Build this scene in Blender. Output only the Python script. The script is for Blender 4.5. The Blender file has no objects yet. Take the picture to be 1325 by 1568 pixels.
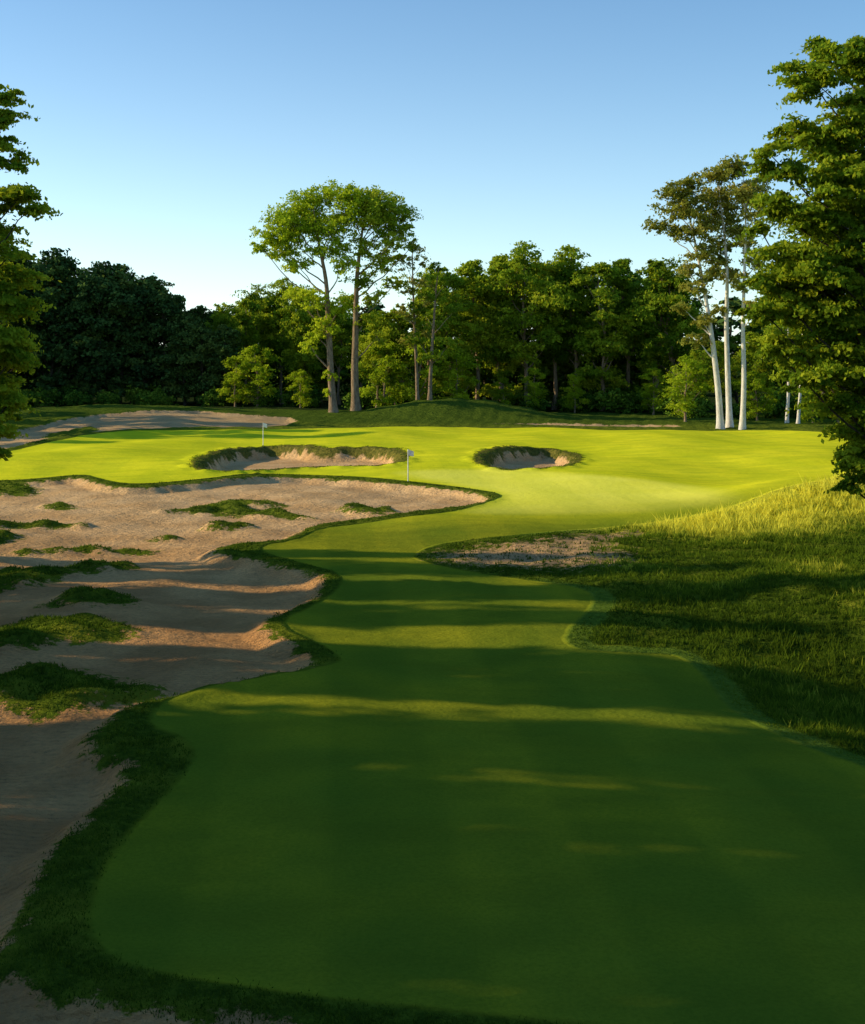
import bpy, math, numpy as np
from mathutils import Vector
rng=np.random.default_rng(11)
F=2000.;VH=545.;UC=662.5;CH=8.2
SUN_AZ=86.;SUN_EL=21.
sc=bpy.context.scene
sc.view_settings.view_transform='Standard'
sc.view_settings.look='None'
sc.view_settings.exposure=0
# ------------------------------------------------------------ camera
cam=bpy.data.cameras.new("camera");camo=bpy.data.objects.new("camera",cam)
sc.collection.objects.link(camo)
cam.sensor_fit='HORIZONTAL';cam.sensor_width=36;cam.lens=F/1325*36
cam.shift_y=-(784-VH)/1325
cam.clip_end=6000;cam.clip_start=0.1
camo.location=(0,0,CH);camo.rotation_euler=(math.radians(90),0,0)
sc.camera=camo
# ------------------------------------------------------------ sun + sky
az=math.radians(SUN_AZ);el=math.radians(SUN_EL)
sv=Vector((-math.sin(az)*math.cos(el),math.cos(az)*math.cos(el),math.sin(el)))
sl=bpy.data.lights.new("sun","SUN");sl.energy=5;sl.angle=math.radians(0.5);sl.color=(1,.84,.52)
so=bpy.data.objects.new("sun",sl);sc.collection.objects.link(so)
so.rotation_euler=sv.to_track_quat('Z','Y').to_euler();so.location=(-60,20,60)
w=bpy.data.worlds.new("World");sc.world=w;w.use_nodes=True
nt=w.node_tree;nt.nodes.clear()
def wn(ty,**k):
    x=nt.nodes.new(ty)
    for a,b in k.items(): setattr(x,a,b)
    return x
o=wn("ShaderNodeOutputWorld");bg=wn("ShaderNodeBackground")
sk=wn("ShaderNodeTexSky");sk.sky_type='NISHITA';sk.sun_disc=False
sk.sun_elevation=el;sk.sun_rotation=math.radians(360-SUN_AZ)
sk.air_density=1.0;sk.dust_density=0.4;sk.ozone_density=2.4
vm=wn("ShaderNodeVectorMath",operation='MULTIPLY');vm.inputs[1].default_value=(.76,1.22,1.44)
nt.links.new(sk.outputs[0],vm.inputs[0])
tcd=wn("ShaderNodeTexCoord");sp=wn("ShaderNodeSeparateXYZ");nt.links.new(tcd.outputs['Generated'],sp.inputs[0])
def wm(op,a,b=0.):
    x=wn("ShaderNodeMath",operation=op)
    for i,v in((0,a),(1,b)):
        if isinstance(v,bpy.types.NodeSocket): nt.links.new(v,x.inputs[i])
        else: x.inputs[i].default_value=v
    return x.outputs[0]
hz=wm('EXPONENT',wm('MULTIPLY',wm('ABSOLUTE',sp.outputs['Z']),-8.0))
hz=wm('MULTIPLY',hz,wm('ADD',wm('MULTIPLY',sp.outputs['X'],-4.5),6.2))
hv=wn("ShaderNodeVectorMath",operation='SCALE');hv.inputs[0].default_value=(1.0,.90,.80);nt.links.new(hz,hv.inputs['Scale'])
va=wn("ShaderNodeVectorMath",operation='ADD');nt.links.new(vm.outputs[0],va.inputs[0]);nt.links.new(hv.outputs[0],va.inputs[1])
nt.links.new(va.outputs[0],bg.inputs[0]);bg.inputs[1].default_value=0.12
nt.links.new(bg.outputs[0],o.inputs[0])
# ------------------------------------------------------------ terrain base
def sstep(a,b,x):
    t=np.clip((x-a)/(b-a),0,1);return t*t*(3-2*t)
def ga(x,y,cx,cy,rx,ry):
    return np.exp(-(((x-cx)/rx)**2+((y-cy)/ry)**2))
def ridgef(x,y):
    ax,ay,bx,by=9.,62.,34.,86.
    L=((bx-ax)**2+(by-ay)**2)
    t=((x-ax)*(bx-ax)+(y-ay)*(by-ay))/L
    tc=np.clip(t,0,1.5)
    dd=np.hypot(x-ax-tc*(bx-ax),y-ay-tc*(by-ay))
    return t,dd
def hb(x,y):
    z=0.0*x
    z=z+2.6*ga(x,y,3.,173,11,4.5)
    z=z+1.5*ga(x,y,-42,172,26,22)
    t,dd=ridgef(x,y)
    z=z+1.3*sstep(-.05,.6,t)*np.exp(-(dd/5.)**2)
    z=z-1.1*ga(x,y,12.5,33,5,7)
    z=z+0.7*ga(x,y,20,45,7,9)
    z=z+0.5*ga(x,y,-30,100,18,9)
    z=z+0.12*np.sin(x*.21+1.3)*np.sin(y*.13)+0.06*np.sin(x*.5+y*.31)
    z=z+sstep(70,95,y)*sstep(170,140,y)*(.16*np.sin(x*.23+y*.06+1.)+.10*np.sin(x*.41-y*.11))
    return z
def ground(u,v):
    d=F*CH/(v-VH);x=(u-UC)*d/F
    for i in range(40):
        h=float(hb(np.array(x),np.array(d)))
        d=0.6*d+0.4*F*(CH-h)/(v-VH);x=(u-UC)*d/F
    return x,d
def chaikin(P,n=2):
    P=np.array(P,float)
    for _ in range(n):
        Q=np.roll(P,-1,0)
        P=np.stack([P*.75+Q*.25,P*.25+Q*.75],1).reshape(-1,2)
    return P
def wpoly(P,n=2):
    return np.array([ground(u,v) for u,v in chaikin(P,n)])
PAD=4.
def sdf(poly,X,Y):
    out=np.full(X.shape,-PAD)
    m=(X>poly[:,0].min()-PAD)&(X<poly[:,0].max()+PAD)&(Y>poly[:,1].min()-PAD)&(Y<poly[:,1].max()+PAD)
    if not m.any(): return out
    x=X[m];y=Y[m]
    dm=np.full(x.shape,1e9);ins=np.zeros(x.shape,bool)
    n=len(poly)
    for i in range(n):
        ax,ay=poly[i];bx,by=poly[(i+1)%n]
        ex,ey=bx-ax,by-ay
        L=ex*ex+ey*ey+1e-12
        t=np.clip(((x-ax)*ex+(y-ay)*ey)/L,0,1)
        dx=x-ax-t*ex;dy=y-ay-t*ey
        dm=np.minimum(dm,dx*dx+dy*dy)
        if ay!=by:
            c=((ay>y)!=(by>y))&(x<ex*(y-ay)/ey+ax)
            ins^=c
    dist=np.sqrt(dm)
    out[m]=np.clip(np.where(ins,dist,-dist),-PAD,PAD)
    return out
SAND_BIG=wpoly([(485,1022),(380,1040),(280,1060),(200,1080),(165,1108),(127,1142),(150,1163),(200,1168),(190,1205),(140,1250),(75,1312),(50,1385),(0,1470),(-120,1520),(-500,1500),(-500,745),(-200,745),(0,742),(60,738),(125,731),(140,740),(200,750),(300,741),(380,730),(480,733),(560,737),(640,745),(700,752),(748,759),(750,768),(700,777),(620,785),(560,795),(480,804),(450,822),(430,828),(370,832),(325,842),(330,848),(400,860),(460,872),(497,885),(495,910),(460,930),(415,945),(408,965),(440,985),(480,1005)],2)
SAND2=[wpoly([(-200,1482),(0,1490),(40,1502),(80,1530),(200,1545),(260,1556),(420,1566),(500,1620),(-200,1650)],2),
 wpoly([(0,690),(60,674),(160,659),(300,653),(430,655),(465,641),(380,635),(280,627),(180,631),(100,642),(40,657),(-60,670),(-60,700)],1),
 wpoly([(740,649),(850,648),(1040,651),(1045,655),(900,653),(800,650)],1)]
ISL=[[(-40,740),(40,738),(72,746),(40,754),(-40,756)],[(60,769),(95,763),(125,768),(95,774)],
 [(-40,796),(60,793),(145,797),(140,802),(60,800),(-40,801)],
 [(235,778),(300,771),(345,759),(440,764),(440,769),(370,768),(400,777),(480,785),(470,790),(350,782),(290,777)],
 [(505,771),(560,767),(620,778),(560,781)],[(300,801),(350,796),(405,800),(350,805)],[(222,817),(250,814),(280,817),(250,820)],
 [(20,835),(120,830),(240,833),(240,838),(120,836),(20,840)],
 [(-40,872),(60,854),(200,856),(208,864),(110,867),(70,884),(-40,896)],
 [(70,911),(140,894),(217,902),(212,913),(140,916),(88,920)],
 [(-40,950),(90,933),(200,943),(217,956),(170,967),(90,967),(60,978),(-40,990)],
 [(-40,1026),(60,1010),(160,1014),(245,1038),(232,1054),(120,1068),(60,1084),(30,1064),(-40,1060)],
 [(-40,812),(20,809),(38,815),(10,823),(-40,825)],[(60,662),(150,650),(160,656),(80,672)]]
ISL=[wpoly(p,2) for p in ISL]
BUNK=[wpoly([(298,714),(318,700),(345,690),(400,685),(470,684),(500,690),(530,686),(600,688),(617,697),(610,711),(560,715),(480,715),(400,721),(320,723)],2),
 wpoly([(735,710),(742,695),(765,687),(810,686),(855,690),(885,700),(875,714),(820,719),(770,720)],2)]
FAIR=wpoly([(130,1400),(140,1440),(180,1475),(260,1500),(400,1520),(600,1540),(900,1570),(1325,1600),(1700,1600),(1600,1300),(1325,1172),(1250,1150),(1160,1110),(1110,1080),(1085,1040),(1045,1003),(1000,1000),(900,997),(862,985),(872,960),(908,930),(910,910),(880,897),(800,888),(700,872),(640,858),(633,850),(660,835),(720,825),(830,815),(985,803),(1100,782),(1150,765),(1200,745),(1290,730),(1330,700),(1310,665),(1200,658),(1040,660),(650,652),(450,657),(300,658),(160,660),(60,680),(0,695),(-300,720),(-300,736),(0,736),(60,732),(130,725),(150,733),(200,742),(300,734),(380,724),(480,727),(560,730),(640,738),(700,745),(765,755),(768,765),(700,783),(620,791),(560,801),(490,809),(460,828),(380,838),(460,864),(517,876),(524,900),(480,932),(440,946),(432,965),(480,985),(515,1003),(524,1020),(400,1040),(300,1056),(235,1085),(225,1112),(290,1132),(300,1165),(230,1240),(165,1310)],2)
GREEN=wpoly([(690,787),(850,788),(1000,784),(1090,776),(1130,765),(1080,745),(900,725),(720,718),(600,721),(640,732),(700,742),(772,755),(770,768)],3)
BARE=wpoly([(650,852),(700,838),(780,832),(850,822),(920,815),(985,812),(990,822),(930,830),(990,858),(940,872),(840,868),(750,872),(690,864)],2)
def smax(a,b): return np.maximum(a,b)
def fields(X,Y):
    isl=np.full(X.shape,-PAD)
    for p in ISL: isl=smax(isl,sdf(p,X,Y))
    sand0=np.minimum(sdf(SAND_BIG,X,Y),PAD)
    for p in SAND2: sand0=smax(sand0,sdf(p,X,Y))
    sand=np.minimum(sand0,-isl)
    b=np.full(X.shape,-PAD)
    for p in BUNK: b=smax(b,sdf(p,X,Y))
    t,dd=ridgef(X,Y)
    ridge=sstep(-.12,.1,t)*np.exp(-(dd/7.5)**4)
    return dict(sand=sand,sand0=sand0,isl=isl,bunk=b,fair=sdf(FAIR,X,Y),green=sdf(GREEN,X,Y),bare=sdf(BARE,X,Y),ridge=ridge)
def height(X,Y,f):
    z=hb(X,Y)
    wob=.35*np.sin(X*2.3+1.7*np.sin(Y*1.1))*np.sin(Y*1.9+X*.7)
    s=f['sand']+wob*.5;b=f['bunk']+wob
    s0=f['sand0']+wob*.5
    z=z-0.32*sstep(-.1,.8,s0)+0.08*np.exp(-((s0+.45)/.45)**2)
    z=z+0.24*sstep(-.5,.9,f['isl']+wob)*(1+wob*1.5)*sstep(-.1,.8,s0)
    z=z-1.0*sstep(0.,1.1,b)+0.12*np.exp(-((b+.5)/.8)**2)*(1+wob*2)
    z=z+sstep(0,2,s0)*(0.08*np.sin(X*.9+Y*.35)*np.sin(Y*.45+X*.2)+.02*np.sin(X*2.1-Y*.8))
    r=sstep(.0,-1.5,f['fair'])*sstep(.0,-1.,s)
    z=z+r*(0.10*np.sin(X*1.3+np.sin(Y*.9)*2)*np.sin(Y*1.1)+.05*np.sin(X*3.1+Y*1.7)*np.sin(Y*2.3-X))
    return z
# ------------------------------------------------------------ mesh helper
def make_mesh(name,V,Q,mats,mi=None,attrs={},smooth=False,tris=None):
    me=bpy.data.meshes.new(name)
    me.vertices.add(len(V));me.vertices.foreach_set("co",np.ascontiguousarray(V,np.float32).ravel())
    nq=len(Q);nt_=0 if tris is None else len(tris)
    loops=np.asarray(Q,np.int32).ravel()
    tot=np.full(nq,4,np.int32)
    if nt_:
        loops=np.concatenate([loops,np.asarray(tris,np.int32).ravel()]);tot=np.concatenate([tot,np.full(nt_,3,np.int32)])
    me.loops.add(len(loops));me.loops.foreach_set("vertex_index",loops)
    st=np.concatenate([[0],np.cumsum(tot)[:-1]]).astype(np.int32)
    me.polygons.add(len(tot));me.polygons.foreach_set("loop_start",st);me.polygons.foreach_set("loop_total",tot)
    for m in mats: me.materials.append(m)
    if mi is not None: me.polygons.foreach_set("material_index",np.asarray(mi,np.int32))
    if smooth is True: me.polygons.foreach_set("use_smooth",np.ones(len(tot),bool))
    elif smooth is not False: me.polygons.foreach_set("use_smooth",smooth)
    for k,a in attrs.items():
        at=me.attributes.new(k,'FLOAT','POINT');at.data.foreach_set("value",np.ascontiguousarray(a,np.float32))
    me.update(calc_edges=True);me.validate()
    return me
def add_obj(name,me,parent=None,loc=(0,0,0),rz=0,s=1):
    ob=bpy.data.objects.new(name,me);sc.collection.objects.link(ob)
    ob.location=loc;ob.rotation_euler=(0,0,rz);ob.scale=(s,s,s) if not isinstance(s,tuple) else s
    if parent: ob.parent=parent
    return ob
# ------------------------------------------------------------ node helper
class NB:
    def __init__(s,name):
        s.m=bpy.data.materials.new(name);s.m.use_nodes=True;s.t=s.m.node_tree;s.t.nodes.clear()
        s.out=s.n("ShaderNodeOutputMaterial")
    def n(s,ty,**k):
        x=s.t.nodes.new(ty)
        for a,b in k.items(): setattr(x,a,b)
        return x
    def set(s,inp,v):
        if isinstance(v,bpy.types.NodeSocket): s.t.links.new(v,inp)
        else: inp.default_value=v
    def attr(s,nm): return s.n("ShaderNodeAttribute",attribute_name=nm).outputs['Fac']
    def noise(s,scale,detail=4,rough=.6,vec=None,dist=0):
        x=s.n("ShaderNodeTexNoise");x.inputs['Scale'].default_value=scale;x.inputs['Detail'].default_value=detail
        x.inputs['Roughness'].default_value=rough;x.inputs['Distortion'].default_value=dist
        if vec is not None: s.t.links.new(vec,x.inputs['Vector'])
        return x.outputs['Fac']
    def math(s,op,a,b=0.,c=0.):
        x=s.n("ShaderNodeMath",operation=op);s.set(x.inputs[0],a);s.set(x.inputs[1],b);s.set(x.inputs[2],c);return x.outputs[0]
    def mr(s,v,a,b,c=0.,d=1.,smooth=True):
        x=s.n("ShaderNodeMapRange",interpolation_type='SMOOTHSTEP' if smooth else 'LINEAR');s.set(x.inputs['Value'],v)
        x.inputs['From Min'].default_value=a;x.inputs['From Max'].default_value=b;x.inputs['To Min'].default_value=c;x.inputs['To Max'].default_value=d
        return x.outputs['Result']
    def mix(s,f,a,b):
        x=s.n("ShaderNodeMix",data_type='RGBA');s.set(x.inputs[0],f)
        for i,v in((6,a),(7,b)):
            if isinstance(v,tuple): x.inputs[i].default_value=(*v,1)
            else: s.t.links.new(v,x.inputs[i])
        return x.outputs[2]
    def vmul(s,vec,v):
        x=s.n("ShaderNodeVectorMath",operation='MULTIPLY');s.t.links.new(vec,x.inputs[0]);x.inputs[1].default_value=v;return x.outputs[0]
# ------------------------------------------------------------ ground material
def ground_mat():
    g=NB("ground_material")
    P=g.n("ShaderNodeNewGeometry").outputs['Position']
    sx=g.n("ShaderNodeSeparateXYZ");g.t.links.new(P,sx.inputs[0])
    e1=g.noise(1.1,5,.78,P)
    e=g.math('MULTIPLY',g.math('SUBTRACT',e1,.5),2.0)
    n2=g.noise(3.5,5,.75,P)
    sandm=g.mr(g.math('ADD',g.attr('sand0'),e),-.06,.10)
    ie=g.math('ADD',g.math('MULTIPLY',e,1.5),g.math('MULTIPLY',g.math('SUBTRACT',n2,.5),2.4))
    islm=g.mr(g.math('ADD',g.attr('isl'),ie),-.15,.15)
    sandm=g.math('MULTIPLY',sandm,g.math('SUBTRACT',1.,islm))
    bunk=g.attr('bunk')
    bunkm=g.mr(g.math('ADD',bunk,g.math('MULTIPLY',e,.8)),.45,.7)
    sandm=g.math('MAXIMUM',sandm,bunkm)
    fair=g.attr('fair')
    fairm=g.mr(g.math('ADD',fair,g.math('MULTIPLY',e,.10)),-.12,.12)
    lip=g.mr(g.math('ADD',bunk,g.math('MULTIPLY',e,1.)),-.8,-.4,1,0)
    fairm=g.math('MULTIPLY',fairm,lip)
    greenm=g.mr(g.attr('green'),-1.2,1.2)
    barem=g.mr(g.math('ADD',g.attr('bare'),g.math('MULTIPLY',g.math('SUBTRACT',n2,.52),10.)),-.1,.7)
    n1=g.noise(.35,3,.6,P)
    rough=g.mix(g.mr(n2,.35,.7),(.04,.07,.007),(.12,.165,.014))
    rough=g.mix(g.mr(n1,.45,.7,0,.7),rough,(.24,.25,.02))
    collar=g.math('MULTIPLY',g.mr(fair,-.85,-.6,0,.8),g.mr(sx.outputs['X'],3,5))
    rough=g.mix(collar,rough,g.mix(g.mr(n2,.35,.7),(.10,.17,.02),(.17,.24,.03)))
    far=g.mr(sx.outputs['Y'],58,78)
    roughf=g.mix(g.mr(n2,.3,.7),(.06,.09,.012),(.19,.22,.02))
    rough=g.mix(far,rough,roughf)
    rough=g.mix(g.attr('ridge'),rough,g.mix(g.mr(n2,.3,.7),(.56,.50,.03),(.88,.78,.06)))  # ridge colour brightened to look sunlit
    rough=g.mix(g.mr(sx.outputs['Y'],150,160),rough,g.mix(g.mr(n2,.3,.7),(.04,.075,.010),(.11,.15,.018)))  # mound and far rough coloured darker, shade painted in
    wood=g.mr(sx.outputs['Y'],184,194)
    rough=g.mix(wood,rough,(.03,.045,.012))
    rough=g.mix(g.mr(bunk,-1.0,-.3),rough,g.mix(g.mr(n2,.3,.7),(.06,.075,.015),(.24,.20,.04)))
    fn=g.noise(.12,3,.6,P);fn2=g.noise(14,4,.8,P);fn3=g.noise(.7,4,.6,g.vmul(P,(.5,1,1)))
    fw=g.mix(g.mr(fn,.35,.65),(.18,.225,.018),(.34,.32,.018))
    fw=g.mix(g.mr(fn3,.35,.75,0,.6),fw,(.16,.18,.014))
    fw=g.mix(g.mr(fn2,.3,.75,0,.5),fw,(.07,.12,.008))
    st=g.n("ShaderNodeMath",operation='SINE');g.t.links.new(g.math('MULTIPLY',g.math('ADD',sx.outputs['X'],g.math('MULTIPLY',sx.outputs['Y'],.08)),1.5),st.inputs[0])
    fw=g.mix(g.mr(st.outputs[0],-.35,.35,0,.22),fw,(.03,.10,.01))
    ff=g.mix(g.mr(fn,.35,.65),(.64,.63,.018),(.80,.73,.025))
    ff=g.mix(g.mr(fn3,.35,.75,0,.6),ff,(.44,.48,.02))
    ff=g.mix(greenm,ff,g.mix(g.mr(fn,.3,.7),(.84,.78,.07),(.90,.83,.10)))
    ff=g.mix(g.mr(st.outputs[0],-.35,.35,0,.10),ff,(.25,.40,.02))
    fw=g.mix(far,fw,ff)  # foreground shade and distant sunlight put into the fairway colours
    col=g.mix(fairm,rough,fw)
    s2=g.noise(7,5,.75,P)
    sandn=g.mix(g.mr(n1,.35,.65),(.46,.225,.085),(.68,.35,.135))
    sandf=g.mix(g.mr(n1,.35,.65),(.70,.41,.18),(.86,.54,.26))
    sand=g.mix(g.mr(sx.outputs['Y'],38,75),sandn,sandf)  # near sand coloured darker to stand in for deeper shade
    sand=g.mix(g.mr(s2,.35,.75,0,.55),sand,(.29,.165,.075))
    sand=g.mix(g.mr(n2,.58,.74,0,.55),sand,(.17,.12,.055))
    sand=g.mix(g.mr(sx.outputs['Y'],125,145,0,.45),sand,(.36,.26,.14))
    bare=g.mix(g.mr(s2,.35,.7),(.62,.38,.18),(.30,.18,.08))
    col=g.mix(barem,col,bare)
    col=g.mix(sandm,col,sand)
    hs=g.noise(2.6,5,.70,g.vmul(P,(.7,1,1)))
    wv=g.n("ShaderNodeTexWave",wave_type='BANDS',bands_direction='Y');wv.inputs['Scale'].default_value=1.6;wv.inputs['Distortion'].default_value=6;wv.inputs['Detail'].default_value=1;wv.inputs['Detail Scale'].default_value=.25
    g.t.links.new(P,wv.inputs['Vector'])
    def fmix(f,a,b):
        x=g.n("ShaderNodeMix",data_type='FLOAT');g.set(x.inputs[0],f);g.set(x.inputs[2],a);g.set(x.inputs[3],b);return x.outputs[0]
    h=g.math('MULTIPLY',hs,fmix(sandm,fmix(fairm,.35,.07),.32))
    h=g.math('ADD',h,g.math('MULTIPLY',g.math('MULTIPLY',sandm,.040),wv.outputs['Fac']))
    bp=g.n("ShaderNodeBump");bp.inputs['Strength'].default_value=.9;bp.inputs['Distance'].default_value=1.
    g.t.links.new(h,bp.inputs['Height'])
    b=g.n("ShaderNodeBsdfDiffuse")
    g.t.links.new(col,b.inputs['Color']);g.t.links.new(bp.outputs[0],b.inputs['Normal'])
    g.t.links.new(b.outputs[0],g.out.inputs[0])
    return g.m
# ------------------------------------------------------------ ground mesh
yr=[-400,-200,-100,-50,-25,-10,0,5,9]
ys=np.exp(np.arange(math.log(11),math.log(235),.0042))
yr=np.concatenate([yr,ys,np.array([245,260,300,360,450,600,900,1400,2200,3500])])
tf=np.linspace(-.40,.40,520)
to=np.array([.42,.45,.49,.54,.6,.7,.85,1.05,1.4,2,3,5,8,14,25,45])
tc=np.concatenate([-to[::-1],tf,to])
YY,TT=np.meshgrid(yr,tc,indexing='ij')
XX=TT*np.maximum(YY,14.)
X=XX.ravel();Y=YY.ravel()
fl=fields(X,Y)
Z=height(X,Y,fl)
V=np.stack([X,Y,Z],1)
ny,nx=YY.shape
ii,jj=np.meshgrid(np.arange(ny-1),np.arange(nx-1),indexing='ij')
a=(ii*nx+jj).ravel();Q=np.stack([a,a+1,a+nx+1,a+nx],1)
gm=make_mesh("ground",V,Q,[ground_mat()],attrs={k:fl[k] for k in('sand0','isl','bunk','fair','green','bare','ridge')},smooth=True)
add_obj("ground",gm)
def zat(x,y):
    x=np.atleast_1d(np.array(x,float));y=np.atleast_1d(np.array(y,float))
    return height(x,y,fields(x,y))
# ------------------------------------------------------------ foliage materials
def leaf_mat(name,dark,mid,light,trans=.35):
    g=NB(name)
    t=g.attr('tint')
    oi=g.n("ShaderNodeObjectInfo").outputs['Random']
    t2=g.math('ADD',t,g.mr(oi,0,1,-.28,.28,False))
    c=g.mix(g.mr(t2,0,.5,smooth=False),dark,mid);c=g.mix(g.mr(t2,.5,1,smooth=False),c,light)
    b=g.n("ShaderNodeBsdfDiffuse")
    g.t.links.new(c,b.inputs['Color'])
    if trans<=0:
        g.t.links.new(b.outputs[0],g.out.inputs[0]);return g.m
    tr=g.n("ShaderNodeBsdfTranslucent");tc_=g.mix(.5,c,(light[0]*1.6,light[1]*1.6,light[2]));g.t.links.new(tc_,tr.inputs[0])
    mx=g.n("ShaderNodeMixShader");mx.inputs[0].default_value=trans
    g.t.links.new(b.outputs[0],mx.inputs[1]);g.t.links.new(tr.outputs[0],mx.inputs[2]);g.t.links.new(mx.outputs[0],g.out.inputs[0])
    return g.m
def bark_mat(name,c1,c2):
    g=NB(name);P=g.n("ShaderNodeTexCoord").outputs['Object']
    n=g.noise(2.5,5,.75,g.vmul(P,(2,2,.5)))
    c=g.mix(g.mr(n,.35,.65),c1,c2)
    bp=g.n("ShaderNodeBump");bp.inputs['Distance'].default_value=.05;g.t.links.new(n,bp.inputs['Height'])
    b=g.n("ShaderNodeBsdfDiffuse")
    g.t.links.new(c,b.inputs['Color']);g.t.links.new(bp.outputs[0],b.inputs['Normal']);g.t.links.new(b.outputs[0],g.out.inputs[0])
    return g.m
LEAF=leaf_mat("leaf",(.05,.11,.010),(.18,.28,.018),(.44,.48,.03),.42)
LEAFB=leaf_mat("leaf_bright",(.11,.19,.010),(.29,.40,.018),(.50,.56,.03),.42)
LEAFD=leaf_mat("leaf_dark",(.030,.062,.018),(.065,.115,.026),(.13,.18,.035),0)  # darker leaf colour carries the painted shade of the left forest
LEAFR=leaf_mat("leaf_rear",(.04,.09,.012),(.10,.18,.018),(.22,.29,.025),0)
LEAFO=leaf_mat("leaf_olive",(.11,.14,.02),(.25,.27,.045),(.46,.40,.08),.42)
BARK=bark_mat("bark",(.17,.115,.07),(.36,.26,.17))
BARKD=bark_mat("bark_dark",(.05,.04,.028),(.12,.095,.065))
BARKW=bark_mat("bark_white",(.55,.49,.42),(.78,.72,.64))
# ------------------------------------------------------------ tree builder
class TB:
    def __init__(s,seed): s.r=np.random.default_rng(seed);s.V=[];s.Q=[];s.M=[];s.T=[];s.n=0
    def add(s,V,Q,m,t):
        s.V.append(V);s.Q.append(Q+s.n);s.M.append(np.full(len(Q),m));s.T.append(t);s.n+=len(V)
    def tube(s,pts,rad,sides=6):
        pts=np.array(pts,float);k=len(pts)
        d=np.gradient(pts,axis=0);d/=np.linalg.norm(d,axis=1)[:,None]+1e-9
        ref=np.array([.31,.87,.1]);a=np.cross(d,ref);a/=np.linalg.norm(a,axis=1)[:,None]+1e-9;b=np.cross(d,a)
        an=np.arange(sides)*2*math.pi/sides
        V=pts[:,None]+(np.cos(an)[None,:,None]*a[:,None]+np.sin(an)[None,:,None]*b[:,None])*np.array(rad)[:,None,None]
        V=V.reshape(-1,3)
        i,j=np.meshgrid(np.arange(k-1),np.arange(sides),indexing='ij')
        j2=(j+1)%sides
        Q=np.stack([i*sides+j,i*sides+j2,(i+1)*sides+j2,(i+1)*sides+j],-1).reshape(-1,4)
        s.add(V,Q,0,np.zeros(len(V)))
    def limb(s,p0,p1,r0,r1,sag=.15,n=6,sides=5):
        p0=np.array(p0,float);p1=np.array(p1,float);L=np.linalg.norm(p1-p0)
        c=(p0+p1)/2+np.array([s.r.normal(0,.07)*L,s.r.normal(0,.07)*L,-sag*L*.5])
        t=np.linspace(0,1,n)[:,None]
        P=(1-t)**2*p0+2*t*(1-t)*c+t*t*p1
        P[1:-1]+=s.r.normal(0,.015*L,(n-2,3))
        s.tube(P,r0+(r1-r0)*t[:,0],sides)
        return P
    def leaves(s,C,out,size,tint):
        n=len(C)
        nr=s.r.normal(0,1,(n,3));nr/=np.linalg.norm(nr,axis=1)[:,None]
        nn=nr*.9+out*.75+np.array([0,0,.35]);nn/=np.linalg.norm(nn,axis=1)[:,None]+1e-9
        a=np.cross(nn,s.r.normal(0,1,(n,3)));a/=np.linalg.norm(a,axis=1)[:,None]+1e-9
        b=np.cross(nn,a)
        sz=(size*s.r.uniform(.6,1.3,n))[:,None]
        V=np.stack([C-a*sz*.62,C+b*sz*.36,C+a*sz*.62,C-b*sz*.36],1).reshape(-1,3)
        Q=np.arange(4*n).reshape(-1,4)
        s.add(V,Q,1,np.repeat(tint,4))
    def lobe(s,c,rad,nclump,nleaf,size,rc,tint0,twig=.03,flat=.5,spread=1.):
        c=np.array(c,float);rad=np.array(rad,float)
        d=s.r.normal(0,1,(nclump,3));d/=np.linalg.norm(d,axis=1)[:,None]
        rr=s.r.uniform(.2,1.,(nclump,1))**.6*spread
        rr[s.r.random(nclump)<.15]*=1.25
        cc=c+d*rr*rad
        ct=np.clip(tint0+s.r.normal(0,.14,nclump)+.12*d[:,2],0,1)
        for k in range(nclump):
            if k%2==0: s.limb(c-np.array([0,0,rad[2]*.3]),cc[k],twig,twig*.3,.1,4,3)
        nl=np.maximum(3,(nleaf*s.r.uniform(.3,1.7,nclump)).astype(int))
        idx=np.repeat(np.arange(nclump),nl);n=len(idx)
        rcs=(rc*s.r.uniform(.6,1.4,nclump))[idx][:,None]
        out0=d.copy();out0[:,2]*=.3
        along=s.r.normal(0,1,(n,1))
        off=s.r.normal(0,1,(n,3))*np.array([.8,.8,flat])*rcs*.5+out0[idx]*along*rcs*.55*(1 if flat<1 else .3)
        off[:,2]-=.25*np.hypot(off[:,0],off[:,1])**1.5/np.maximum(rcs[:,0],.1)**.5
        C=cc[idx]+off
        out=C-c;out/=np.linalg.norm(out,axis=1)[:,None]+1e-9
        s.leaves(C,out,size,np.clip(ct[idx]+s.r.normal(0,.1,n),0,1))
    def mesh(s,name,mats):
        V=np.concatenate(s.V);Q=np.concatenate(s.Q);M=np.concatenate(s.M)
        return make_mesh(name,V,Q,mats,M,{'tint':np.concatenate(s.T)},smooth=(M==0))
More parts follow.
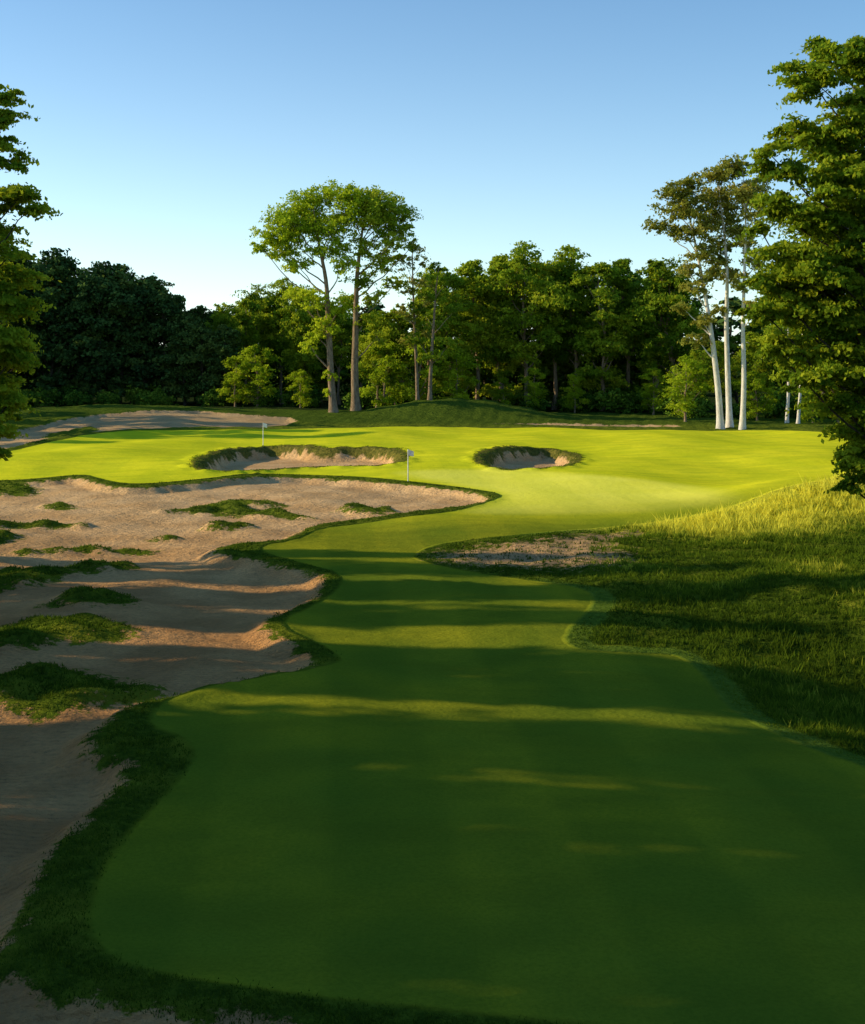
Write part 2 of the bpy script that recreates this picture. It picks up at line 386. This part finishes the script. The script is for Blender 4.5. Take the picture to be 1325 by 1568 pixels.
def generic(seed,H,spread,base,nl,leaf,nclump,nleaf,mats,low=False,name="tree",rcf=.42,vs=.68,flat=.5):
    b=TB(seed);r=b.r
    tp=[(0,0,-.4)];x=y=0
    for i in range(1,9):
        x+=r.normal(0,.012*H);y+=r.normal(0,.012*H);tp.append((x,y,H*.86*i/8))
    tp=np.array(tp);tr=H*.013*(1-np.linspace(0,1,9))**.7+.04;tr[0]*=1.5
    b.tube(tp,tr,8)
    for k in range(nl):
        f=(k+.5)/nl
        z=H*(base+(1-base-.06)*f)
        prof=math.sin(math.pi*min(1,(.16+.80*f)))**.65
        a=k*2.4+r.uniform(-.5,.5)
        rr=spread*prof*r.uniform(.35,.75)*(.3 if k==nl-1 else 1)
        tx=np.interp(z,tp[:,2],tp[:,0]);ty=np.interp(z,tp[:,2],tp[:,1])
        c=np.array([tx+rr*math.cos(a),ty+rr*math.sin(a),z+r.normal(0,.02*H)])
        za=max(H*base*.75,z-rr*.8-.06*H);za=min(za,H*.82)
        p0=np.array([np.interp(za,tp[:,2],tp[:,0]),np.interp(za,tp[:,2],tp[:,1]),za])
        b.limb(p0,c,H*.0045*(1.3-f),.04,.15,6,5)
        lr=spread*r.uniform(.28,.50)*(1 if f<.85 else .8)
        b.lobe(c,(lr,lr,lr*vs),nclump,nleaf,leaf,lr*rcf,r.uniform(.2,.75),.03,flat)
    if low:
        for k in range(5):
            a=r.uniform(0,6.28);z=H*r.uniform(.1,base);rr=spread*r.uniform(.2,.5)
            c=np.array([rr*math.cos(a),rr*math.sin(a),z]);b.limb((0,0,z*.8),c,.06,.03)
            b.lobe(c,(1.6,1.6,.8),8,nleaf,leaf,.8,r.uniform(.4,.9))
    return b.mesh(name,mats)
SPEC=[(6.2,.36),(5.4,.42),(6.8,.34),(5.0,.30),(4.2,.40),(5.8,.28)]
P_MID=[generic(100+i,24,s,bs,[16,14,18,15,13,17][i],.40,20,52,[BARK,LEAF],low=(i in(3,5)),name="woodland_tree",vs=[.68,.55,.6,.9,1.0,.5][i],flat=[.5,.35,.4,.6,.6,.32][i]) for i,(s,bs) in enumerate(SPEC)]
NM=len(P_MID)
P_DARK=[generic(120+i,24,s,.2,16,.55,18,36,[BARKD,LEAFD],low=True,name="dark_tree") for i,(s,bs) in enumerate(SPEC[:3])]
P_FAR=[generic(140+i,24,6.5,.12,10,1.2,12,13,[BARKD,LEAFD],name="added_unseen_tree") for i in range(2)]
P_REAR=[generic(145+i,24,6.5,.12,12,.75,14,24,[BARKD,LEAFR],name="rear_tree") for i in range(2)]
P_OPEN=[generic(150+i,26,s,.2,16,.5,16,34,[BARK,LEAFR],name="poplar",rcf=.45,vs=2.4,flat=2.2) for i,s in enumerate([2.5,2.2,2.8])]
P_SM=[generic(200+i,11,3.4,.16,12,.26,16,45,[BARK,LEAFB],name="sapling") for i in range(2)]
P_BUSH=[]
for i in range(2):
    b=TB(300+i)
    for k in range(7):
        a=b.r.uniform(0,6.28);rr=b.r.uniform(0,1.6);c=np.array([rr*math.cos(a),rr*math.sin(a),b.r.uniform(.6,2.0)])
        b.limb((0,0,-.2),c,.06,.02);b.lobe(c,(1.1,1.1,.9),10,36,.26,.5,b.r.uniform(.2,.7))
    P_BUSH.append(b.mesh("shrub",[BARKD,LEAFR]))
def hbs(x,y): return float(hb(np.array(float(x)),np.array(float(y))))
def place(me,u,vtop,d,parent,H0,name,wid=1.):
    x=(u-UC)*d/F;z=hbs(x,d);H=CH-z+(VH-vtop)*d/F
    s=H/H0
    return add_obj(name,me,parent,(x,d,z-.1),rng.uniform(0,6.28),(s*wid,s*wid,s))
def empty(name):
    e=bpy.data.objects.new(name,None);sc.collection.objects.link(e);return e
E_dark=empty("dark_forest");E_wood=empty("woodland");E_far=empty("distant_forest");E_und=empty("undergrowth")
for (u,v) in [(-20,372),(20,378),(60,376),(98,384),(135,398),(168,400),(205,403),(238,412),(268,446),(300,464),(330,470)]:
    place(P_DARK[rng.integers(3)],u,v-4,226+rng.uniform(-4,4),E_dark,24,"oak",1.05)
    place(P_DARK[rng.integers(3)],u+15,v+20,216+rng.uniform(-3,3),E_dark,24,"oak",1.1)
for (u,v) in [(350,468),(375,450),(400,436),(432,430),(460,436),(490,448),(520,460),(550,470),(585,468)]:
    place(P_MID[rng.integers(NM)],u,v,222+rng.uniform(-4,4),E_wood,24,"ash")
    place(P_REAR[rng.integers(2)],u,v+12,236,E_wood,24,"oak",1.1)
for k,(u,v,d) in enumerate([(575,480,186),(608,466,188),(652,416,190),(690,404,193),(733,390,195),(772,379,196),(812,376,194),(848,390,198),(884,387,196),(922,388,193),(962,388,196),(1000,388,193),(1033,400,190)]):
    place(P_MID[(k*5+2)%NM],u,v-4,d,E_wood,24,"ash")
    place(P_REAR[rng.integers(2)],u+18,v+14,d+14,E_wood,24,"ash",1.2)
for (u,v,d) in [(1062,528,178),(1105,522,182),(1150,500,180),(1205,450,178),(1262,440,175),(1320,430,180),(1380,420,180)]:
    place(P_MID[rng.integers(NM)],u,v,d,E_wood,24,"ash",1.2)
for (u,v,d) in [(1130,505,205),(1180,480,205),(1240,450,200)]:
    place(P_REAR[rng.integers(2)],u,v,d,E_wood,24,"ash",1.2)
for i in range(40):
    u=-900+i*78+rng.uniform(-15,15)
    if 250<u<1100: v=rng.uniform(455,490)
    else: v=rng.uniform(430,460)
    place(P_FAR[i%2],u,v,rng.uniform(262,280),E_far,24,"oak",1.8)
for (u,v,d) in [(1050,535,160),(590,520,184),(640,500,185),(700,530,186),(1160,560,165),(1285,560,160),(1245,575,163),(460,560,200),(395,520,205),(360,540,205),(820,560,188),(770,575,188),(1000,560,185),(880,570,188)]:
    place(P_SM[rng.integers(2)],u,v,d,E_und,11,"sapling",1.1)
for i in range(75):
    u=rng.uniform(20,1400);d=rng.uniform(188,206) if 480<u<1040 else (rng.uniform(168,178) if u>=1040 else rng.uniform(205,216))
    x=(u-UC)*d/F
    add_obj("shrub",P_BUSH[i%2],E_und,(x,d,hbs(x,d)-.2),rng.uniform(0,6.28),rng.uniform(.7,1.5))
# unseen trees added behind and right of the camera to block sky light
for i in range(12):
    add_obj("oak",P_FAR[i%2],E_far,(-50+i*10+rng.uniform(-2,2),-28+rng.uniform(-4,4),0),rng.uniform(0,6.28),rng.uniform(1.,1.2))
for i in range(12):
    y=-20+i*12
    add_obj("oak",P_FAR[i%2],E_far,(max(34,.37*y+14)+rng.uniform(-2,2),y,0),rng.uniform(0,6.28),rng.uniform(.9,1.1))
# ------------------------------------------------------------ hero trees
def hero(name,seed,d,trunk,lobes,r0,mats,leaf,dens,nleaf,rcf=.5,branch_r=.12,flat=.5):
    k=d/F
    b=TB(seed);r=b.r
    def W(u,v,yy=0): return np.array([(u-UC)*k,yy,CH-(v-VH)*k])
    ox=(trunk[0][0]-UC)*k
    z0=hbs(ox,d)
    tp=np.array([W(u,v) for u,v in trunk]);tp[0,2]=z0-.4
    tp[1:,1]+=r.normal(0,.3,len(tp)-1)
    n=24;ti=np.linspace(0,len(tp)-1,n)
    tpf=np.stack([np.interp(ti,np.arange(len(tp)),tp[:,q]) for q in range(3)],1)
    tpf[1:-1]=(tpf[:-2]+tpf[1:-1]+tpf[2:])/3
    tr=r0*(1-np.linspace(0,1,n)*.85);tr[0]*=1.5;tr[1]*=1.15
    b.tube(tpf-np.array([ox,0,z0]),tr,9)
    of=np.array([ox,0,z0])
    for L in lobes:
        u,v,ru,rv=L[:4];yy=L[4] if len(L)>4 else r.uniform(-1,1)*ru*k*.8
        t=L[5] if len(L)>5 else r.uniform(.25,.75)
        c=W(u,v,yy)
        hd=math.hypot(c[0]-np.interp(c[2],tpf[:,2],tpf[:,0]),yy)
        za=max(tpf[5,2] if c[2]>tpf[9,2] else tpf[2,2],c[2]-hd*.9-rv*k*.8);za=min(za,tpf[-1,2])
        p0=np.array([np.interp(za,tpf[:,2],tpf[:,q]) for q in range(3)])
        rb=max(.03,branch_r*(1-.5*(za-z0)/(tpf[-1,2]-z0+.1)))
        b.limb(p0-of,c-of,rb,rb*.3,.2,7,6)
        rad=(ru*k,ru*k*.9,rv*k)
        vol=rad[0]*rad[1]*rad[2]
        nc=max(5,int(dens*vol**.66))
        b.lobe(c-of,rad,nc,nleaf,leaf,max(.35,rcf*min(rad[0],rad[2])),t,max(.012,rb*.2),flat)
    me=b.mesh(name,mats)
    return add_obj(name,me,None,(ox,d,z0))
hero("tall_ash_tree",1,172,[(511,640),(507,580),(503,500),(500,430),(488,370),(480,320)],
 [(412,357,24,16),(436,330,30,22),(466,305,32,22),(505,294,34,20),(530,322,24,24),(482,345,38,22),(428,382,34,15),(500,378,34,18),(455,405,26,13),(527,405,22,18),(515,350,25,20),(452,450,20,14,-1,.9),(478,458,26,16,-2,.95),(500,500,24,14,-1,.9),(473,527,14,13,0,.95),(487,512,14,10,0,.9),(508,572,13,10,0,.95),(506,598,9,10,0,.95),(525,465,22,16),(445,362,28,16),(400,378,14,12),(470,325,30,20),(455,345,30,20),(540,300,18,18)],  # lower lobes tinted bright to look sunlit
 .55,[BARK,LEAFB],.30,11,36,.45,.16)
hero("tall_ash_tree",2,174,[(545,640),(543,570),(545,500),(546,430),(553,370),(560,320)],
 [(556,300,26,18),(588,303,30,20),(614,328,22,18),(624,350,16,14),(575,332,28,20),(602,366,26,16),(558,376,22,18),(582,404,24,14),(552,425,20,16),(606,430,22,12),(545,330,22,24),(570,455,20,12),(560,490,18,12),(578,515,14,12),(590,345,22,18),(632,375,10,12),(535,460,18,14),(600,390,24,14),(570,315,28,20),(596,325,26,20)],
 .6,[BARK,LEAF],.30,11,36,.45,.16)
hero("slender_ash_tree",3,176,[(640,632),(638,560),(634,480),(632,420),(632,375)],
 [(635,382,17,14),(622,405,14,12),(648,400,14,10),(640,430,20,12),(622,445,16,10),(655,460,16,12),(630,480,20,12),(612,470,12,10),(650,505,18,12),(625,520,16,12)],
 .28,[BARK,LEAFO],.28,8,26,.45,.08)
hero("slender_ash_tree",4,173,[(658,612),(660,560),(664,500),(668,440),(672,410)],
 [(672,408,14,9),(655,425,18,9),(688,428,18,9),(668,450,25,10),(645,470,22,10),(695,475,20,10),(665,498,28,10),(640,520,22,10),(690,525,22,10),(662,548,24,9)],
 .3,[BARK,LEAF],.28,10,32,.45,.08)
hero("birch_tree",5,149,[(1104,655),(1100,600),(1090,520),(1080,450),(1065,370),(1052,310)],
 [(1030,292,26,13),(1012,342,20,14),(1055,282,22,13),(1062,322,26,18),(1042,355,24,15),(1075,385,24,15),(1050,410,16,14),(1060,440,20,14),(1045,470,14,12),(1075,490,18,12),(1035,320,26,16),(1080,350,24,18),(1048,300,26,16),(1085,420,20,16),(1066,520,18,12)],
 .42,[BARKW,LEAFO],.30,14,34,.5,.13)
hero("birch_tree",6,150,[(1118,655),(1116,580),(1114,500),(1112,420),(1108,340),(1100,280)],
 [(1092,268,24,13),(1118,254,24,13),(1085,300,22,16),(1110,295,26,16),(1092,335,22,14),(1122,345,22,16),(1095,400,18,14),(1120,420,18,14),(1105,470,16,12),(1108,270,24,14),(1115,320,26,18),(1105,375,22,14)],
 .38,[BARKW,LEAFO],.30,14,34,.5,.13)
hero("birch_tree",7,148,[(1137,655),(1140,580),(1138,500),(1140,420),(1142,340),(1138,280)],
 [(1140,255,24,13),(1160,280,22,16),(1132,295,22,16),(1155,325,24,18),(1140,355,22,14),(1160,395,22,16),(1135,430,18,14),(1158,470,20,14),(1150,300,26,18),(1150,370,22,16)],
 .33,[BARKW,LEAFO],.30,14,34,.5,.11)
hero("birch_tree",8,158,[(1205,655),(1206,600),(1207,540),(1205,480)],[(1205,500,24,18),(1195,540,22,14),(1220,545,22,14),(1205,570,20,12)],.25,[BARKW,LEAF],.26,9,32,.45)
hero("birch_tree",9,156,[(1222,655),(1225,600),(1228,540),(1230,480)],[(1230,490,24,18),(1220,530,22,14),(1245,545,22,14)],.23,[BARKW,LEAF],.26,9,32,.45)
R=[(1300,92,50,34),(1240,130,40,28),(1215,100,14,14),(1330,170,60,45),(1218,200,42,24),(1275,205,46,30),(1172,232,24,10),(1205,258,40,16),(1290,275,60,35),(1195,312,40,20),(1168,350,26,12),(1250,335,50,28),(1205,382,45,20),(1175,430,34,16),(1260,410,55,30),(1170,478,30,16),(1225,470,46,26),(1290,480,55,34),(1190,525,34,16),(1240,540,44,24),(1300,560,50,32),(1222,580,34,14),(1275,615,34,18),(1322,640,34,28),(1308,700,22,22),(1300,738,14,14),(1330,380,60,40),(1380,300,60,60,1),(1400,450,60,60,-1),(1390,150,60,50,1),(1400,600,60,50,0),(1340,80,40,34,1),(1360,720,30,30,0),(1270,70,30,20),
 (1300,330,70,60,2,.2),(1290,430,80,60,2,.15),(1280,520,80,50,2,.15),(1310,590,60,50,1.5,.15),(1320,230,60,60,2,.2),(1325,680,40,40,1,.2),(1230,440,55,40,1.5,.2)]  # inner lobes tinted dark, crown shade painted in
hero("beech_tree",20,45,[(1425,930),(1420,800),(1412,650),(1405,500),(1385,350),(1350,180)],R,.42,[BARKD,LEAF],.15,34,125,.5,.08,.28)
Lb=[(2,145,20,22),(14,180,18,10),(-20,200,36,30),(8,240,30,16),(45,295,36,12),(60,315,22,9),(10,300,36,20),(-5,360,36,22),(22,385,22,12),(5,420,44,22),(20,465,34,18),(-5,510,46,24),(22,545,26,16),(5,590,38,18),(30,610,16,10),(-10,650,38,20),(0,690,20,16),(-80,300,60,80,0),(-80,480,60,80,0),(-70,160,50,50,0),(-15,440,45,36,1,.2),(-20,540,50,36,1,.2),(-10,620,40,30,1,.2)]  # last lobes tinted dark as painted shade inside the crown
hero("beech_tree",21,47,[(-75,900),(-72,780),(-70,640),(-66,480),(-60,320),(-40,170)],Lb,.4,[BARKD,LEAF],.15,32,115,.5,.08,.28)
# rows of trees west of the fairway (outside the frame) that throw the long evening shadows
rs=np.random.default_rng(8)
k=0
for r_,(x0,sp_) in enumerate([(-31,4.55),(-42,4.8)]):
    y=-24
    while y<58:
        hs=rs.uniform(.82,1.08)*(1 if y<38 else .72)*(1 if r_==0 else 1.1)
        add_obj("poplar_tree",P_OPEN[k%3],None,(x0+(-3 if y>40 else 0)+rs.uniform(-2,2),y,-.1),rs.uniform(0,6.28),hs)
        y+=sp_*rs.uniform(.7,1.3);k+=1
for i,(x,y,h) in enumerate([(-66,138,25),(-72,146,24),(-64,153,20),(-80,160,26),(-78,128,20),(-88,175,27),(-95,190,28),(-100,210,28),(-100,225,28)]):
    add_obj("oak_tree",P_REAR[i%2],None,(x,y,hbs(x,y)-.1),i*1.7,h/24)
# ------------------------------------------------------------ grass
def grass_mat():
    g=NB("grass_blades");t=g.attr('tint')
    c=g.mix(g.mr(t,0,.5,smooth=False),(.03,.065,.007),(.15,.22,.014));c=g.mix(g.mr(t,.5,1,smooth=False),c,(.88,.80,.08))
    b=g.n("ShaderNodeBsdfDiffuse");g.t.links.new(c,b.inputs['Color'])
    tr=g.n("ShaderNodeBsdfTranslucent");g.t.links.new(c,tr.inputs[0])
    mx=g.n("ShaderNodeMixShader");mx.inputs[0].default_value=.45
    g.t.links.new(b.outputs[0],mx.inputs[1]);g.t.links.new(tr.outputs[0],mx.inputs[2]);g.t.links.new(mx.outputs[0],g.out.inputs[0])
    return g.m
N=130000
y=np.exp(rng.uniform(math.log(14),math.log(125),N));x=rng.uniform(-.37,.37,N)*y
f=fields(x,y)
lipz=(f['bunk']>-.8)&(f['bunk']<.2)
inis=f['isl']>-.1
pn=np.sin(x*3.1+2*np.sin(y*1.7))*np.sin(y*2.3+1.3*np.sin(x*2.2))
keep=((f['fair']<-.1)|lipz)&(f['sand']<.0)&(f['bunk']<.2)&((f['bare']<0)|(rng.random(N)<.25))&(~inis|(pn+f['isl']*1.2>-.1))
x=x[keep];y=y[keep];f={k:v[keep] for k,v in f.items()};z=height(x,y,f)
n=len(x)
right=(x>.12*y)&(y<100)
ridge=f['ridge']*right
patch=(.5+.5*np.sin(x*.9+2*np.sin(y*.35))*np.sin(y*.55+x*.2))
edge=sstep(.0,-1.2,np.maximum(f['fair'],f['sand']))
big=.5+.5*np.sin(x*.35+y*.22+1.5*np.sin(x*.2-y*.1))
lp=((f['bunk']>-1)).astype(float)
col_=(f['fair']>-.8)&right&(f['bare']<-.5)
wisp=(rng.random(n)<.18)*np.maximum(ridge,.5*right*patch*edge)
hh=(.05+.05*edge*(1-lp)+.08*patch*right*edge+.22*ridge*edge+.28*wisp)*rng.uniform(.6,1.4,n)
hh=np.where(col_,.04,hh)
tint=np.clip(.15+.40*patch*right*big+.7*ridge+.3*wisp+.15*lp+rng.normal(0,.10,n),0,1)  # ridge blades tinted lighter, sunlight put into the colour
tint=np.where(col_,.4,tint)
K=5
bx=np.repeat(x,K)+rng.normal(0,.09,n*K);by=np.repeat(y,K)+rng.normal(0,.09,n*K);bz=np.repeat(z,K)-.02
bh=np.repeat(hh,K)*rng.uniform(.6,1.2,n*K);bw=np.maximum(.010,.0006*np.repeat(y,K))*rng.uniform(.7,1.3,n*K)
an=rng.uniform(0,6.28,n*K);le=rng.normal(0,.4,(n*K,2))
A=np.stack([bx-bw*np.cos(an),by-bw*np.sin(an),bz],1);Bv=np.stack([bx+bw*np.cos(an),by+bw*np.sin(an),bz],1)
T=np.stack([bx+le[:,0]*bh,by+le[:,1]*bh,bz+bh],1)
V=np.stack([A,Bv,T],1).reshape(-1,3)
tt=np.repeat(np.repeat(tint,K),3);tt=tt+np.tile([-.06,-.06,.1],n*K)
gme=make_mesh("rough_grass",V,np.zeros((0,4),int),[grass_mat()],attrs={'tint':np.clip(tt,0,1)},tris=np.arange(len(V)).reshape(-1,3))
add_obj("rough_grass",gme)
# ------------------------------------------------------------ golf flags
def plain(name,c):
    g=NB(name);P=g.n("ShaderNodeTexCoord").outputs['Object']
    cc=g.mix(g.noise(12,3,.5,P),c,tuple(v*.9 for v in c))
    b=g.n("ShaderNodeBsdfPrincipled");b.inputs['Roughness'].default_value=.5;g.t.links.new(cc,b.inputs['Base Color']);g.t.links.new(b.outputs[0],g.out.inputs[0]);return g.m
WH=plain("flag_white",(.85,.85,.82));CUP=plain("cup_dark",(.03,.03,.03))
def flag(u,v,side):
    X0,Y0=ground(u,v);z=float(zat(X0,Y0)[0])
    e=empty("golf_flag");e.location=(X0,Y0,z)
    b=TB(1);b.tube([(0,0,-.1),(0,0,1),(0,0,2.15)],[.035,.035,.028],8)
    add_obj("pole",b.mesh("pole",[WH,WH]),e)
    b=TB(1);b.tube([(0,0,.004),(0,0,.03)],[.06,.055],12);add_obj("cup",b.mesh("cup",[CUP,CUP]),e)
    ni,nj=9,6;vs=[]
    for i in range(ni):
        for j in range(nj):
            s=i/(ni-1);vs.append((side*(.02+.42*s*(1-.15*s)),.05*math.sin(s*7)*s,2.12-.36*j/(nj-1)-.10*s))
    q=[(i*nj+j,(i+1)*nj+j,(i+1)*nj+j+1,i*nj+j+1) for i in range(ni-1) for j in range(nj-1)]
    add_obj("flag",make_mesh("flag",np.array(vs),np.array(q),[WH],smooth=True),e)
flag(625,738,1);flag(403,682,1)
print("verts ground",len(gm.vertices),"grass",len(V))
